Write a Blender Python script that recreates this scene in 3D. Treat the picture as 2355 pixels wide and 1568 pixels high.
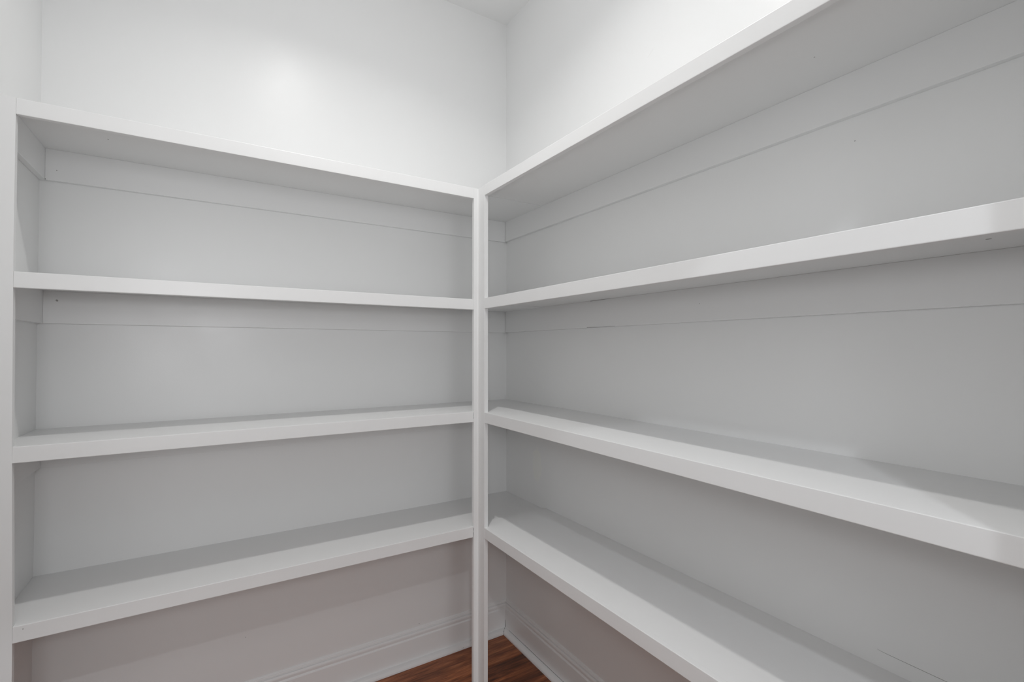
import bpy, bmesh, math, random
from mathutils import Vector, Matrix

C = bpy.context.scene.collection
for o in list(bpy.data.objects):
    bpy.data.objects.remove(o)
random.seed(7)

# ------------------------------------------------------------------ dimensions
L = 1.577            # room width, x from -L to 0
RY = -1.84           # inner face of the front wall, its doorway just behind the camera
H = 2.774            # ceiling height
A = -0.3192          # front plane of the shelves on the back wall
B = -0.3147          # front plane of the shelves on the right wall
LIP = 0.038
BT = 0.0143          # shelf board thickness
LT = 0.0144          # lip thickness
PA = 0.018           # width of the corner stile facing the front
PB = 0.048           # width of the corner stile facing left
ZA = [1.8652, 1.4540, 1.0416, 0.6226]
ZB = [1.8670, 1.4552, 1.0431, 0.6300]
XU = [-1.5483, -1.5480, -1.5452, -1.5395]   # inner edge of the left upright at each shelf
YE = RY

# ------------------------------------------------------------------ camera, world, lights, exposure
sc = bpy.context.scene
F = 1110.53
yaw, pitch, roll = -0.55632, 0.01658, -0.00023
cam_d = bpy.data.cameras.new('camera')
cam_d.sensor_fit = 'HORIZONTAL'
cam_d.sensor_width = 36.0
cam_d.lens = 36.0 * F / 2355.0
cam_d.clip_start = 0.02
cam = bpy.data.objects.new('camera', cam_d)
C.objects.link(cam)
fw = Vector((-math.sin(yaw) * math.cos(pitch), math.cos(yaw) * math.cos(pitch), math.sin(pitch)))
rt = Vector((math.cos(yaw), math.sin(yaw), 0))
up = rt.cross(fw)
rt2 = rt * math.cos(roll) + up * math.sin(roll)
up2 = -rt * math.sin(roll) + up * math.cos(roll)
M = Matrix((rt2, up2, -fw)).transposed().to_4x4()
M.translation = Vector((-1.15031, -1.89948, 1.27123))
cam.matrix_world = M
sc.camera = cam

sc.view_settings.view_transform = 'Standard'
sc.view_settings.look = 'None'
sc.view_settings.gamma = 1.0
sc.view_settings.use_curve_mapping = False
sc.view_settings.exposure = 0.0

w = bpy.data.worlds.new('world')
sc.world = w
w.use_nodes = True
wb = w.node_tree.nodes['Background']
wb.inputs['Color'].default_value = (1.0, 0.995, 0.985, 1)
wb.inputs['Strength'].default_value = 0.0

P_CEIL = 5.4
P_SOFT = 1.5
P_KIT = 12.5
P_FILL = 24.0
P_UP = 3.6
P_CAM = 2.2
SPR = 140
LX, LY = -0.815, -0.96


def area(name, loc, target, power, shape='DISK', size=0.1, size_y=None, color=(1, 1, 1), spread=180):
    d = bpy.data.lights.new(name, 'AREA')
    d.shape = shape
    d.size = size
    if size_y:
        d.size_y = size_y
    d.energy = power
    d.color = color
    d.spread = math.radians(spread)
    o = bpy.data.objects.new(name, d)
    C.objects.link(o)
    o.location = loc
    o.rotation_euler = (Vector(target) - Vector(loc)).to_track_quat('-Z', 'Y').to_euler()
    return o


# the recessed ceiling lamp of the pantry
area('ceiling_lamp_light', (LX, LY, H - 0.009), (LX, LY, 0), P_CEIL, size=0.06, color=(1.0, 0.987, 0.966), spread=SPR)
# round soft lamp standing in the next room behind the camera
area('soft_lamp_light', (-1.52, -2.78, 1.81), (-0.75, -0.2, 1.1), P_SOFT, size=0.34, color=(0.97, 0.978, 1.0))
# recessed ceiling lamp of the next room, shining in under the door head
area('next_room_lamp_light', (-1.5, -2.79, H - 0.009), (-1.5, -2.79, 0), P_KIT, size=0.085, color=(0.93, 0.96, 1.0))
# added broad fill light in the next room, facing the doorway
area('next_room_fill_light', (-1.3, -5.3, 1.45), (-0.9, 0, 1.2), P_FILL, shape='RECTANGLE', size=1.6, size_y=1.5,
     color=(0.97, 0.978, 1.0))
# added fill lights, one turned up at the ceiling, a small one behind the camera
area('ceiling_fill_light', (-0.95, -1.25, 2.0), (-0.85, -1.1, H), P_UP, size=0.25, color=(0.97, 0.978, 1.0))
area('camera_fill_light', (-1.25, -2.05, 1.42), (-0.6, -0.2, 1.2), P_CAM, size=0.16, color=(0.97, 0.978, 1.0))

# ------------------------------------------------------------------ materials


def new_mat(name):
    m = bpy.data.materials.new(name)
    m.use_nodes = True
    nt = m.node_tree
    return m, nt, nt.nodes, nt.links, nt.nodes['Principled BSDF']


def math_n(nt, op, a, b=None, clamp=False):
    n = nt.nodes.new('ShaderNodeMath')
    n.operation = op
    n.use_clamp = clamp
    for i, v in enumerate((a, b)):
        if v is None:
            continue
        if isinstance(v, (int, float)):
            n.inputs[i].default_value = v
        else:
            nt.links.new(v, n.inputs[i])
    return n.outputs[0]


def smooth(nt, v, lo, hi):
    n = nt.nodes.new('ShaderNodeMapRange')
    n.interpolation_type = 'SMOOTHSTEP'
    nt.links.new(v, n.inputs['Value'])
    n.inputs['From Min'].default_value = lo
    n.inputs['From Max'].default_value = hi
    return n.outputs['Result']


def paint(name, col, rough, scale, bump, stretch=(1, 1, 1), patch=False, spec=0.5):
    m, nt, N, K, b = new_mat(name)
    b.inputs['Base Color'].default_value = (*col, 1)
    b.inputs['Specular IOR Level'].default_value = spec
    g = N.new('ShaderNodeNewGeometry')
    mp = N.new('ShaderNodeMapping')
    mp.inputs['Scale'].default_value = stretch
    K.new(g.outputs['Position'], mp.inputs['Vector'])
    n1 = N.new('ShaderNodeTexNoise')
    n1.inputs['Scale'].default_value = scale
    n1.inputs['Detail'].default_value = 3
    K.new(mp.outputs['Vector'], n1.inputs['Vector'])
    n2 = N.new('ShaderNodeTexNoise')
    n2.inputs['Scale'].default_value = 7
    n2.inputs['Detail'].default_value = 2
    K.new(g.outputs['Position'], n2.inputs['Vector'])
    h = math_n(nt, 'ADD', n1.outputs['Fac'], math_n(nt, 'MULTIPLY', n2.outputs['Fac'], 2.0))
    # colour: barely visible mottling of the paint film
    r = N.new('ShaderNodeMapRange')
    K.new(n2.outputs['Fac'], r.inputs['Value'])
    r.inputs['From Min'].default_value = 0.3
    r.inputs['From Max'].default_value = 0.7
    r.inputs['To Min'].default_value = rough - 0.03
    r.inputs['To Max'].default_value = rough + 0.04
    K.new(r.outputs['Result'], b.inputs['Roughness'])
    if patch:
        # a filled and painted-over spot on the right wall above the lowest shelf
        sx = N.new('ShaderNodeSeparateXYZ')
        K.new(g.outputs['Position'], sx.inputs[0])
        nz = N.new('ShaderNodeTexNoise')
        nz.inputs['Scale'].default_value = 45
        K.new(g.outputs['Position'], nz.inputs['Vector'])
        wob = math_n(nt, 'MULTIPLY', math_n(nt, 'SUBTRACT', nz.outputs['Fac'], 0.5), 0.6)
        dy = math_n(nt, 'DIVIDE', math_n(nt, 'ADD', sx.outputs['Y'], 0.246), 0.036)
        dz = math_n(nt, 'DIVIDE', math_n(nt, 'SUBTRACT', sx.outputs['Z'], 0.79), 0.072)
        rr = math_n(nt, 'ADD', math_n(nt, 'SQRT', math_n(nt, 'ADD', math_n(nt, 'MULTIPLY', dy, dy),
                                                       math_n(nt, 'MULTIPLY', dz, dz))), wob)
        mask = math_n(nt, 'SUBTRACT', 1.0, smooth(nt, rr, 0.82, 1.0))
        # thin vertical score inside the filled spot
        sc_y = math_n(nt, 'ABSOLUTE', math_n(nt, 'ADD', math_n(nt, 'ADD', sx.outputs['Y'], 0.2505),
                                             math_n(nt, 'MULTIPLY', wob, 0.006)))
        sc_z = math_n(nt, 'ABSOLUTE', math_n(nt, 'SUBTRACT', sx.outputs['Z'], 0.80))
        score = math_n(nt, 'MULTIPLY', math_n(nt, 'SUBTRACT', 1.0, smooth(nt, sc_y, 0.0004, 0.0016)),
                       math_n(nt, 'SUBTRACT', 1.0, smooth(nt, sc_z, 0.015, 0.03)))
        h = math_n(nt, 'ADD', h, math_n(nt, 'SUBTRACT', math_n(nt, 'MULTIPLY', mask, 3.0),
                                        math_n(nt, 'MULTIPLY', score, 5.0)))
        mx = N.new('ShaderNodeMix')
        mx.data_type = 'RGBA'
        K.new(mask, mx.inputs['Factor'])
        mx.inputs['A'].default_value = (*col, 1)
        mx.inputs['B'].default_value = (*[min(1, c * f) for c, f in zip(col, (1.03, 1.03, 1.0))], 1)
        K.new(mx.outputs['Result'], b.inputs['Base Color'])
    bp = N.new('ShaderNodeBump')
    bp.inputs['Strength'].default_value = bump
    bp.inputs['Distance'].default_value = 0.0006
    K.new(h, bp.inputs['Height'])
    K.new(bp.outputs['Normal'], b.inputs['Normal'])
    return m


WHITE = (0.918, 0.922, 0.918)
wall_m = paint('wall_paint', WHITE, 0.33, 170, 0.18)
wall_r = paint('wall_paint_patched', WHITE, 0.33, 170, 0.18, patch=True)
ceil_m = paint('ceiling_paint', (0.918, 0.922, 0.918), 0.7, 120, 0.3, spec=0.3)
trimA = paint('trim_paint', (0.918, 0.922, 0.92), 0.36, 60, 0.22, (0.12, 1.5, 1.5))
trimB = paint('trim_paint_lengthwise', (0.918, 0.922, 0.92), 0.36, 60, 0.22, (1.5, 0.12, 1.5))
trimV = paint('trim_paint_upright', (0.918, 0.922, 0.92), 0.36, 60, 0.22, (1.5, 1.5, 0.12))

gap_m, nt, N, K, b = new_mat('dark_gap')
b.inputs['Base Color'].default_value = (0.05, 0.045, 0.04, 1)
b.inputs['Roughness'].default_value = 0.9
hole_m, nt, N, K, b = new_mat('nail_hole')
b.inputs['Base Color'].default_value = (0.25, 0.24, 0.235, 1)
b.inputs['Roughness'].default_value = 0.8
hair_m, nt, N, K, b = new_mat('hairline_crack')
b.inputs['Base Color'].default_value = (0.42, 0.41, 0.40, 1)
b.inputs['Roughness'].default_value = 0.8

metal_m, nt, N, K, b = new_mat('white_metal')
b.inputs['Base Color'].default_value = (0.85, 0.85, 0.84, 1)
b.inputs['Roughness'].default_value = 0.3
diff_m, nt, N, K, b = new_mat('lit_diffuser')
b.inputs['Emission Color'].default_value = (1, 0.985, 0.96, 1)
b.inputs['Emission Strength'].default_value = 4.0


def wood():
    m, nt, N, K, b = new_mat('red_brown_wood_planks')
    tc = N.new('ShaderNodeTexCoord')
    oi = N.new('ShaderNodeObjectInfo')
    off = N.new('ShaderNodeVectorMath')
    off.operation = 'MULTIPLY_ADD'
    cb = N.new('ShaderNodeCombineXYZ')
    for i in range(3):
        K.new(oi.outputs['Random'], cb.inputs[i])
    K.new(cb.outputs[0], off.inputs[0])
    off.inputs[1].default_value = (31, 17, 5)
    K.new(tc.outputs['Object'], off.inputs[2])
    mp = N.new('ShaderNodeMapping')
    mp.inputs['Scale'].default_value = (2.2, 26, 1)
    K.new(off.outputs[0], mp.inputs['Vector'])
    n1 = N.new('ShaderNodeTexNoise')
    n1.inputs['Scale'].default_value = 1.6
    n1.inputs['Detail'].default_value = 6
    n1.inputs['Roughness'].default_value = 0.62
    n1.inputs['Distortion'].default_value = 0.6
    K.new(mp.outputs['Vector'], n1.inputs['Vector'])
    mp2 = N.new('ShaderNodeMapping')
    mp2.inputs['Scale'].default_value = (9, 190, 1)
    K.new(off.outputs[0], mp2.inputs['Vector'])
    n2 = N.new('ShaderNodeTexNoise')
    n2.inputs['Scale'].default_value = 2.0
    n2.inputs['Detail'].default_value = 4
    n2.inputs['Roughness'].default_value = 0.7
    K.new(mp2.outputs['Vector'], n2.inputs['Vector'])
    s = math_n(nt, 'ADD', math_n(nt, 'MULTIPLY', n1.outputs['Fac'], 0.66), math_n(nt, 'MULTIPLY', n2.outputs['Fac'], 0.34))
    s = math_n(nt, 'ADD', s, math_n(nt, 'MULTIPLY', math_n(nt, 'SUBTRACT', oi.outputs['Random'], 0.5), 0.09))
    r = N.new('ShaderNodeValToRGB')
    e = r.color_ramp.elements
    e[0].position = 0.34
    e[0].color = (0.055, 0.016, 0.006, 1)
    e[1].position = 0.70
    e[1].color = (0.64, 0.27, 0.12, 1)
    for p, c in ((0.45, (0.17, 0.052, 0.019, 1)), (0.56, (0.36, 0.115, 0.042, 1))):
        x = e.new(p)
        x.color = c
    K.new(s, r.inputs['Fac'])
    K.new(r.outputs['Color'], b.inputs['Base Color'])
    b.inputs['Roughness'].default_value = 0.42
    bp = N.new('ShaderNodeBump')
    bp.inputs['Strength'].default_value = 0.25
    bp.inputs['Distance'].default_value = 0.0006
    K.new(n2.outputs['Fac'], bp.inputs['Height'])
    K.new(bp.outputs['Normal'], b.inputs['Normal'])
    return m


wood_m = wood()
floor_m, nt, N, K, b = new_mat('next_room_floor')
b.inputs['Base Color'].default_value = (0.12, 0.10, 0.085, 1)
b.inputs['Roughness'].default_value = 0.45
sub_m, nt, N, K, b = new_mat('dark_subfloor')
b.inputs['Base Color'].default_value = (0.02, 0.012, 0.008, 1)

# ------------------------------------------------------------------ helpers


def link_mesh(name, me, mat, parent=None):
    me.materials.append(mat)
    o = bpy.data.objects.new(name, me)
    C.objects.link(o)
    if parent:
        o.parent = parent
    return o


def obj(name, bm, mat, parent=None, bevel=0, seg=2):
    bmesh.ops.recalc_face_normals(bm, faces=bm.faces)
    if bevel:
        bmesh.ops.bevel(bm, geom=list(bm.edges), offset=bevel, segments=seg, profile=0.6, affect='EDGES',
                        clamp_overlap=True)
    me = bpy.data.meshes.new(name)
    bm.to_mesh(me)
    bm.free()
    return link_mesh(name, me, mat, parent)


def box(bm, lo, hi):
    xs, ys, zs = zip(lo, hi)
    v = [bm.verts.new((x, y, z)) for x in xs for y in ys for z in zs]
    for f in ((0, 1, 3, 2), (4, 6, 7, 5), (0, 4, 5, 1), (2, 3, 7, 6), (0, 2, 6, 4), (1, 5, 7, 3)):
        bm.faces.new([v[i] for i in f])
    return v


def bx(name, lo, hi, mat, parent=None, bevel=0.0012):
    bm = bmesh.new()
    box(bm, lo, hi)
    return obj(name, bm, mat, parent, bevel)


def prism(name, rings, mat, parent=None, closed=True, bevel=0):
    """sweep: a list of cross-section rings (same length) joined into a solid"""
    bm = bmesh.new()
    rv = [[bm.verts.new(p) for p in r] for r in rings]
    n = len(rv[0])
    for a, c in zip(rv, rv[1:]):
        for i in range(n):
            j = (i + 1) % n
            bm.faces.new((a[i], a[j], c[j], c[i]))
    bm.faces.new(rv[0])
    bm.faces.new(list(reversed(rv[-1])))
    return obj(name, bm, mat, parent, bevel)


def tag(o, label, cat, group=None):
    o['label'] = label
    o['category'] = cat
    if group:
        o['group'] = group
    return o


def struct(o):
    o['kind'] = 'structure'
    return o


def empty(name, loc=(0, 0, 0)):
    o = bpy.data.objects.new(name, None)
    C.objects.link(o)
    o.location = loc
    return o


# ------------------------------------------------------------------ room shell
T = 0.11
wb_ = struct(bx('wall_back', (-L - T, 0, -0.05), (T, T, H), wall_m, bevel=0))
wr_ = struct(bx('wall_right', (0, RY - T, -0.05), (T, 0, H), wall_r, bevel=0))
wl_ = struct(bx('wall_left', (-L - T, RY - T, -0.05), (-L, 0, H), wall_m, bevel=0))
DX0, DX1, DH = -1.555, -0.464, 2.03
bm = bmesh.new()
box(bm, (-L, RY - T, -0.05), (DX0, RY, H))
box(bm, (DX1, RY - T, -0.05), (0, RY, H))
box(bm, (DX0, RY - T, DH), (DX1, RY, H))
struct(obj('wall_front', bm, wall_m))
struct(bx('ceiling', (-L - T, RY - T, H), (T, T, H + 0.1), ceil_m, bevel=0))
# the next room, seen by nothing but the light that comes through the doorway
NX0, NX1, NY = -3.2, 1.2, -5.4
OY = RY - T
bm = bmesh.new()
box(bm, (NX0 - T, NY - T, -0.05), (NX0, OY, H))
box(bm, (NX1, NY - T, -0.05), (NX1 + T, OY, H))
box(bm, (NX0, NY - T, -0.05), (NX1, NY, H))
box(bm, (NX0 - T, OY, -0.05), (-L - T, OY + T, H))
box(bm, (T, OY, -0.05), (NX1 + T, OY + T, H))
struct(obj('wall_next_room', bm, wall_m))
bm = bmesh.new()
box(bm, (NX0 - T, NY - T, H), (NX1 + T, OY, H + 0.1))
struct(obj('ceiling_next_room', bm, ceil_m))
# door casing on the wall behind the camera
bm = bmesh.new()
box(bm, (DX0, RY, DH), (DX1, RY + 0.016, DH + 0.06))
struct(obj('door_1', bm, trimV))

struct(bx('floor_next_room', (NX0, NY, -0.05), (NX1, OY, 0), floor_m, bevel=0))
# floor: subfloor slab with every plank a child of its own
floor = struct(bx('floor', (-L, RY - T, -0.05), (0, 0, -0.012), sub_m, bevel=0))
PW = 0.18
y1 = -0.0115 + 0.0
row = 0
plank_meshes = {}
yy = 0.0
rows = []
edge = -0.0115
rows.append((edge, 0.0))
while edge > RY - T:
    lo = max(edge - PW, RY - T)
    rows.append((lo, edge))
    edge -= PW
for ri, (lo, hi) in enumerate(rows):
    x = 0.0
    first = [0.95, 1.12, 0.74, 1.2, 0.5, 0.2, 0.8, 0.45][ri % 8]
    ln = first
    while x > -L:
        x0 = max(x - ln, -L)
        cx, cy = (x + x0) / 2, (lo + hi) / 2
        bm = bmesh.new()
        g = 0.0004
        box(bm, (x0 - cx + g, lo - cy + g, -0.012), (x - cx - g, hi - cy - g, 0))
        p = obj('plank', bm, wood_m, floor, 0.0006, 1)
        p.location = (cx, cy, 0)
        x = x0
        ln = 1.22

# ------------------------------------------------------------------ baseboards with shoe moulding
prof = [(0.0, 0.012), (0.0145, 0.012), (0.0145, 0.0985), (0.0138, 0.1), (0.0112, 0.1015), (0.0102, 0.1035),
        (0.0108, 0.107), (0.0118, 0.111), (0.0118, 0.115), (0.0105, 0.119), (0.0088, 0.1210), (0.0046, 0.1219),
        (0.0046, 0.1236), (0.0072, 0.1246), (0.0072, 0.1268), (0.0064, 0.1292), (0.0046, 0.1304), (0.0046, 0.1318),
        (0.0034, 0.1335), (0.0, 0.1352)]
q = []
for i in range(7):
    a = math.pi / 2 * i / 6
    q.append((0.0145 + 0.0228 * (0.12 + 0.88 * math.cos(a)) - 0.0228 * 0.12 * math.sin(a) * 1.0, 0.0176 * math.sin(a) * 1.0 + 0.0003))
shoe = [(0.0145, 0.0003), (0.0373, 0.0003), (0.0368, 0.006), (0.0345, 0.0105), (0.0305, 0.0143), (0.0255, 0.0168),
        (0.0195, 0.0177), (0.0145, 0.0178)]


def mould(name, prof, wall, mat, parent=None, gap=0.0):
    """mitred run of a moulding along one wall; profile in (distance from wall, height)"""
    if wall == 'back':
        r0 = [(-L + 0.0, -d, z) for d, z in prof]
        r1 = [(-d - gap, -d, z) for d, z in prof]
    elif wall == 'right':
        r0 = [(-d, -d - gap, z) for d, z in prof]
        r1 = [(-d, RY, z) for d, z in prof]
    elif wall == 'left':
        r0 = [(-L + d, -d if prof is shoe else -d, z) for d, z in prof]
        r1 = [(-L + d, RY, z) for d, z in prof]
    o = prism(name, [r0, r1], mat, parent)
    return o


bb = struct(mould('baseboard_back', prof, 'back', trimA))
mould('shoe_moulding', shoe, 'back', trimA, bb, 0.0012)
br = struct(mould('baseboard_right', prof, 'right', trimB))
mould('shoe_moulding', shoe, 'right', trimB, br)
bl = struct(mould('baseboard_left', prof, 'left', trimB))
mould('shoe_moulding', shoe, 'left', trimB, bl)


def crack(name, pts, wd, mat, parent, n, t=0.0006):
    """thin raised-in sliver following pts; n is the outward normal axis ('x' or 'y' plane)"""
    bm = bmesh.new()
    rings = []
    for k, (p, ww) in enumerate(zip(pts, wd)):
        p = Vector(p)
        d = Vector(pts[min(k + 1, len(pts) - 1)]) - Vector(pts[max(k - 1, 0)])
        nn = Vector(n)
        s = d.cross(nn).normalized() * ww / 2
        rings.append([bm.verts.new(p - s), bm.verts.new(p + s), bm.verts.new(p + s + nn * t), bm.verts.new(p - s + nn * t)])
    for a, c in zip(rings, rings[1:]):
        for i in range(4):
            bm.faces.new((a[i], a[(i + 1) % 4], c[(i + 1) % 4], c[i]))
    bm.faces.new(rings[0])
    bm.faces.new(list(reversed(rings[-1])))
    return obj(name, bm, mat, parent)


nd = Vector((-1, -1, 0)).normalized()
crack('corner_gap', [(-0.0147, -0.0147, 0.050), (-0.0148, -0.0148, 0.035), (-0.015, -0.015, 0.018)],
      [0.0006, 0.0011, 0.0016], gap_m, bb, tuple(nd))
crack('corner_gap', [(-0.0200, -0.0200, 0.0183), (-0.0330, -0.0330, 0.0125), (-0.0376, -0.0376, 0.0004)],
      [0.0020, 0.0018, 0.0016], gap_m, bb, tuple(nd), 0.0012)
# open joint between shoe moulding and baseboard on the right wall
crack('joint_gap', [(-0.0147, -0.045, 0.0182), (-0.0147, -0.2, 0.0182), (-0.0147, -0.55, 0.0182)],
      [0.0004, 0.0011, 0.0009], gap_m, br, (-0.7, 0, 0.7), 0.0004)


def dot(name, loc, r, axis, mat, parent):
    bm = bmesh.new()
    n = 9
    a = Vector(axis)
    u = a.orthogonal().normalized()
    v = a.cross(u)
    c0, c1 = [], []
    for i in range(n):
        t = 2 * math.pi * i / n
        rr = r * random.uniform(0.8, 1.2)
        p = Vector(loc) + (u * math.cos(t) + v * math.sin(t)) * rr
        c0.append(bm.verts.new(p - a * 0.0005))
        c1.append(bm.verts.new(p + a * 0.00015))
    for i in range(n):
        j = (i + 1) % n
        bm.faces.new((c0[i], c0[j], c1[j], c1[i]))
    bm.faces.new(c1)
    bm.faces.new(list(reversed(c0)))
    return obj(name, bm, mat, parent)


# ------------------------------------------------------------------ shelving
unitA = tag(empty('shelving_unit', (-L / 2, A / 2, 0)),
            'white painted four-shelf built-in unit on the back wall, end stile at left edge', 'shelves',
            'white built-in pantry shelves')
unitB = tag(empty('shelving_unit', (B / 2, -1.0, 0)),
            'white painted four-shelf built-in unit running along the right wall towards the camera', 'shelves',
            'white built-in pantry shelves')
bpy.context.view_layer.update()


def child(o, p):
    o.parent = p
    o.matrix_parent_inverse = p.matrix_world.inverted()
    return o


yS = A + LT          # back face of the lips, left run
xS = B + LT
# left run
for i, z in enumerate(ZA):
    s = child(bx('shelf', (-L, yS, z - BT), (0, 0, z), trimA, bevel=0.0005), unitA)
    lp = prism('shelf_lip', [[(XU[i], A, z - LIP), (XU[i], yS, z - LIP), (XU[i], yS, z + 0.0004), (XU[i], A, z + 0.0004)],
                             [(B - PA, A, z - LIP), (B - PA, yS, z - LIP), (B - PA, yS, z + 0.0004), (B - PA, A, z + 0.0004)]],
               trimA, bevel=0.0014)
    lp.parent = s
    zc = z - BT
    hc = 0.091 if i == 0 else 0.0945
    child(bx('cleat', (-L + 0.0144, -0.0144, zc - hc), (-0.0144, 0, zc), trimA, bevel=0.001), unitA)
    child(bx('cleat', (-L, yS + 0.002, zc - hc), (-L + 0.0144, 0, zc), trimB, bevel=0.001), unitA)
# left upright, its inner edge slightly bowed
zs = [0, 0.62, 1.04, 1.45, 1.56, ZA[0] + 0.0004]
xs_ = [-1.5375, -1.5395, -1.5452, -1.5480, -1.5483, -1.5483]
rings = []
for z, x in zip(zs, xs_):
    rings.append([(-L, A, z), (x, A, z), (x, A + 0.0164, z), (-L, A + 0.0164, z)])
up_ = child(prism('stile', rings, trimV), unitA)
# corner stile of the left run (narrow face)
ztop = 1.8662
child(bx('stile', (B - PA, A, 0), (B, A + 0.0146, ztop), trimV, bevel=0.0012), unitA)
# right run
for i, z in enumerate(ZB):
    s = child(bx('shelf', (xS, YE, z - BT), (0, yS - 0.0004, z), trimB, bevel=0.0005), unitB)
    bm = bmesh.new()
    box(bm, (B, YE, z - LIP), (xS, A - PB, z + 0.0004))
    lp = obj('shelf_lip', bm, trimB, None, 0.0014)
    lp.parent = s
    zc = z - BT
    hc = 0.091 if i == 0 else 0.0945
    child(bx('cleat', (-0.0144, YE, zc - hc), (0, -0.0144, zc), trimB, bevel=0.001), unitB)
child(bx('stile', (B, A - PB, 0), (B + 0.0152, A, ztop), trimV, bevel=0.0012), unitB)
child(bx('stile', (B, YE, 0), (B + 0.0152, YE + 0.04, ztop), trimV, bevel=0.0012), unitB)
# caulked inside corner between the two stiles
n = 5
pr = [(B, A)]
r_ = 0.0045
for k in range(n + 1):
    t = math.pi / 2 * k / n
    pr.append((B - r_ + r_ * math.sin(t), A - r_ + r_ * math.cos(t)))
# concave fillet from (B - r, A) to (B, A - r)
rings = [[(x, y, z) for x, y in pr] for z in (0.0, ztop - 0.001)]
child(prism('caulk_bead', rings, trimV), unitB)


def ch(o, p):
    return child(o, p)


# open joints at the lip ends of the two lower shelves on the left run
for z, z0, z1, ww in ((ZA[2], 0.026, 0.003, 0.0007), (ZA[3], 0.036, 0.003, 0.0012)):
    x = B - PA - 0.0004
    pts = [(x + random.uniform(-.0003, .0003), A - 0.0001, z - z0 + (z0 - z1) * k / 5) for k in range(6)]
    ch(crack('joint_gap', pts, [ww * random.uniform(0.4, 1.2) for _ in pts], gap_m, None, (0, -1, 0), 0.0003), unitA)
# open seams behind the second cleat of the right run
ch(crack('seam_gap', [(-0.0147, -0.579, ZB[1] - BT - 0.0935), (-0.0147, -0.65, ZB[1] - BT - 0.0937), (-0.0147, -0.72, ZB[1] - BT - 0.0937)],
         [0.0012, 0.001, 0.0004], hole_m, None, (-1, 0, 0), 0.0003), unitB)
ch(crack('seam_gap', [(-0.0147, -0.598, ZB[1] - BT - 0.0006), (-0.0147, -0.70, ZB[1] - BT - 0.0006)],
         [0.0012, 0.0003], hole_m, None, (-1, 0, 0), 0.0003), unitB)
# nail holes and paint nibs
for loc, r, ax, mt, par in (
        ((-1.3985, -0.1845, ZA[0] - BT), 0.0016, (0, 0, -1), hole_m, unitA),
        ((-1.5375, -0.0144, 1.7906), 0.0016, (0, -1, 0), hair_m, unitA),
        ((-1.5620, -0.0144, ZA[0] - BT - 0.0895), 0.0011, (0, -1, 0), gap_m, unitA),
        ((-1.5327, -0.0144, 1.4121), 0.0030, (0, -1, 0), hair_m, unitA),
        ((-1.5213, A, 0.6137), 0.0012, (0, -1, 0), hair_m, unitA),
        ((-0.1326, -1.6573, ZB[1] - BT), 0.0035, (0, 0, -1), hair_m, unitB),
        ((-0.0144, -1.0478, 1.3957), 0.0010, (-1, 0, 0), hair_m, unitB),
        ((-0.135, -1.4085, ZB[0] - BT), 0.0013, (0, 0, -1), hair_m, unitB)):
    ch(dot('nail_hole', loc, r, ax, mt, None), par)
for loc, r, ax, mt, par in (
        ((0, -1.4217, 1.7106), 0.0013, (-1, 0, 0), hair_m, wr_),
        ((-1.0431, 0, 0.2853), 0.0012, (0, -1, 0), hair_m, wb_),
        ((-0.4179, 0, 0.1449), 0.0012, (0, -1, 0), hole_m, wb_)):
    dot('nail_hole', loc, r, ax, mt, par)
dot('nail_hole', (-0.2355, -0.0368, 0.0075), 0.0012, (0, -1, 0), hole_m, bb)
# dried paint nibs on the lips and a scuff high on the right wall
for loc, r, ax, par in (
        ((B, -1.1280, ZB[2] - 0.030), 0.0022, (-1, 0, 0), unitB),
        ((B, -1.1230, ZB[2] - 0.0325), 0.0014, (-1, 0, 0), unitB),
        ((B, -0.4330, ZB[2] - 0.0180), 0.0016, (-1, 0, 0), unitB),
        ((-1.4600, A, ZA[1] - 0.0100), 0.0014, (0, -1, 0), unitA),
        ((-1.3400, A, ZA[1] - 0.0200), 0.0016, (0, -1, 0), unitA)):
    ch(dot('paint_nib', loc, r, ax, trimV, None), par)
crack('scuff_mark', [(0, -0.852, 2.182), (0, -0.8634, 2.1915), (0, -0.876, 2.199)], [0.001, 0.0035, 0.001], trimV, wr_,
      (-1, 0, 0), 0.0003)
# hairline crack low on the right wall
crack('hairline_crack', [(0, -1.4503, 0.6634), (0, -1.463, 0.6622), (0, -1.50, 0.6615), (0, -1.56, 0.6607), (0, -1.62, 0.6602)],
      [0.0003, 0.0007, 0.0009, 0.0010, 0.0006], hair_m, wr_, (-1, 0, 0), 0.0002)

# ------------------------------------------------------------------ recessed ceiling lamp (above the frame)
lamp = tag(empty('recessed_ceiling_light', (LX, LY, H)),
           'small round white recessed downlight in the ceiling in front of the shelves', 'ceiling light')
bpy.context.view_layer.update()
bm = bmesh.new()
n = 40
sec = [(0.052, 0.0), (0.078, 0.0), (0.08, -0.003), (0.074, -0.006), (0.056, -0.007), (0.052, -0.005)]
rg = [[bm.verts.new((LX + r * math.cos(2 * math.pi * k / n), LY + r * math.sin(2 * math.pi * k / n), H + z)) for r, z in sec]
      for k in range(n)]
for k in range(n):
    a, c = rg[k], rg[(k + 1) % n]
    for i in range(len(sec)):
        j = (i + 1) % len(sec)
        bm.faces.new((a[i], a[j], c[j], c[i]))
child(obj('trim_ring', bm, metal_m), lamp)
bm = bmesh.new()
bmesh.ops.create_cone(bm, cap_ends=True, segments=40, radius1=0.0515, radius2=0.0515, depth=0.0014,
                      matrix=Matrix.Translation((LX, LY, H - 0.0012)))
child(obj('diffuser', bm, diff_m), lamp)
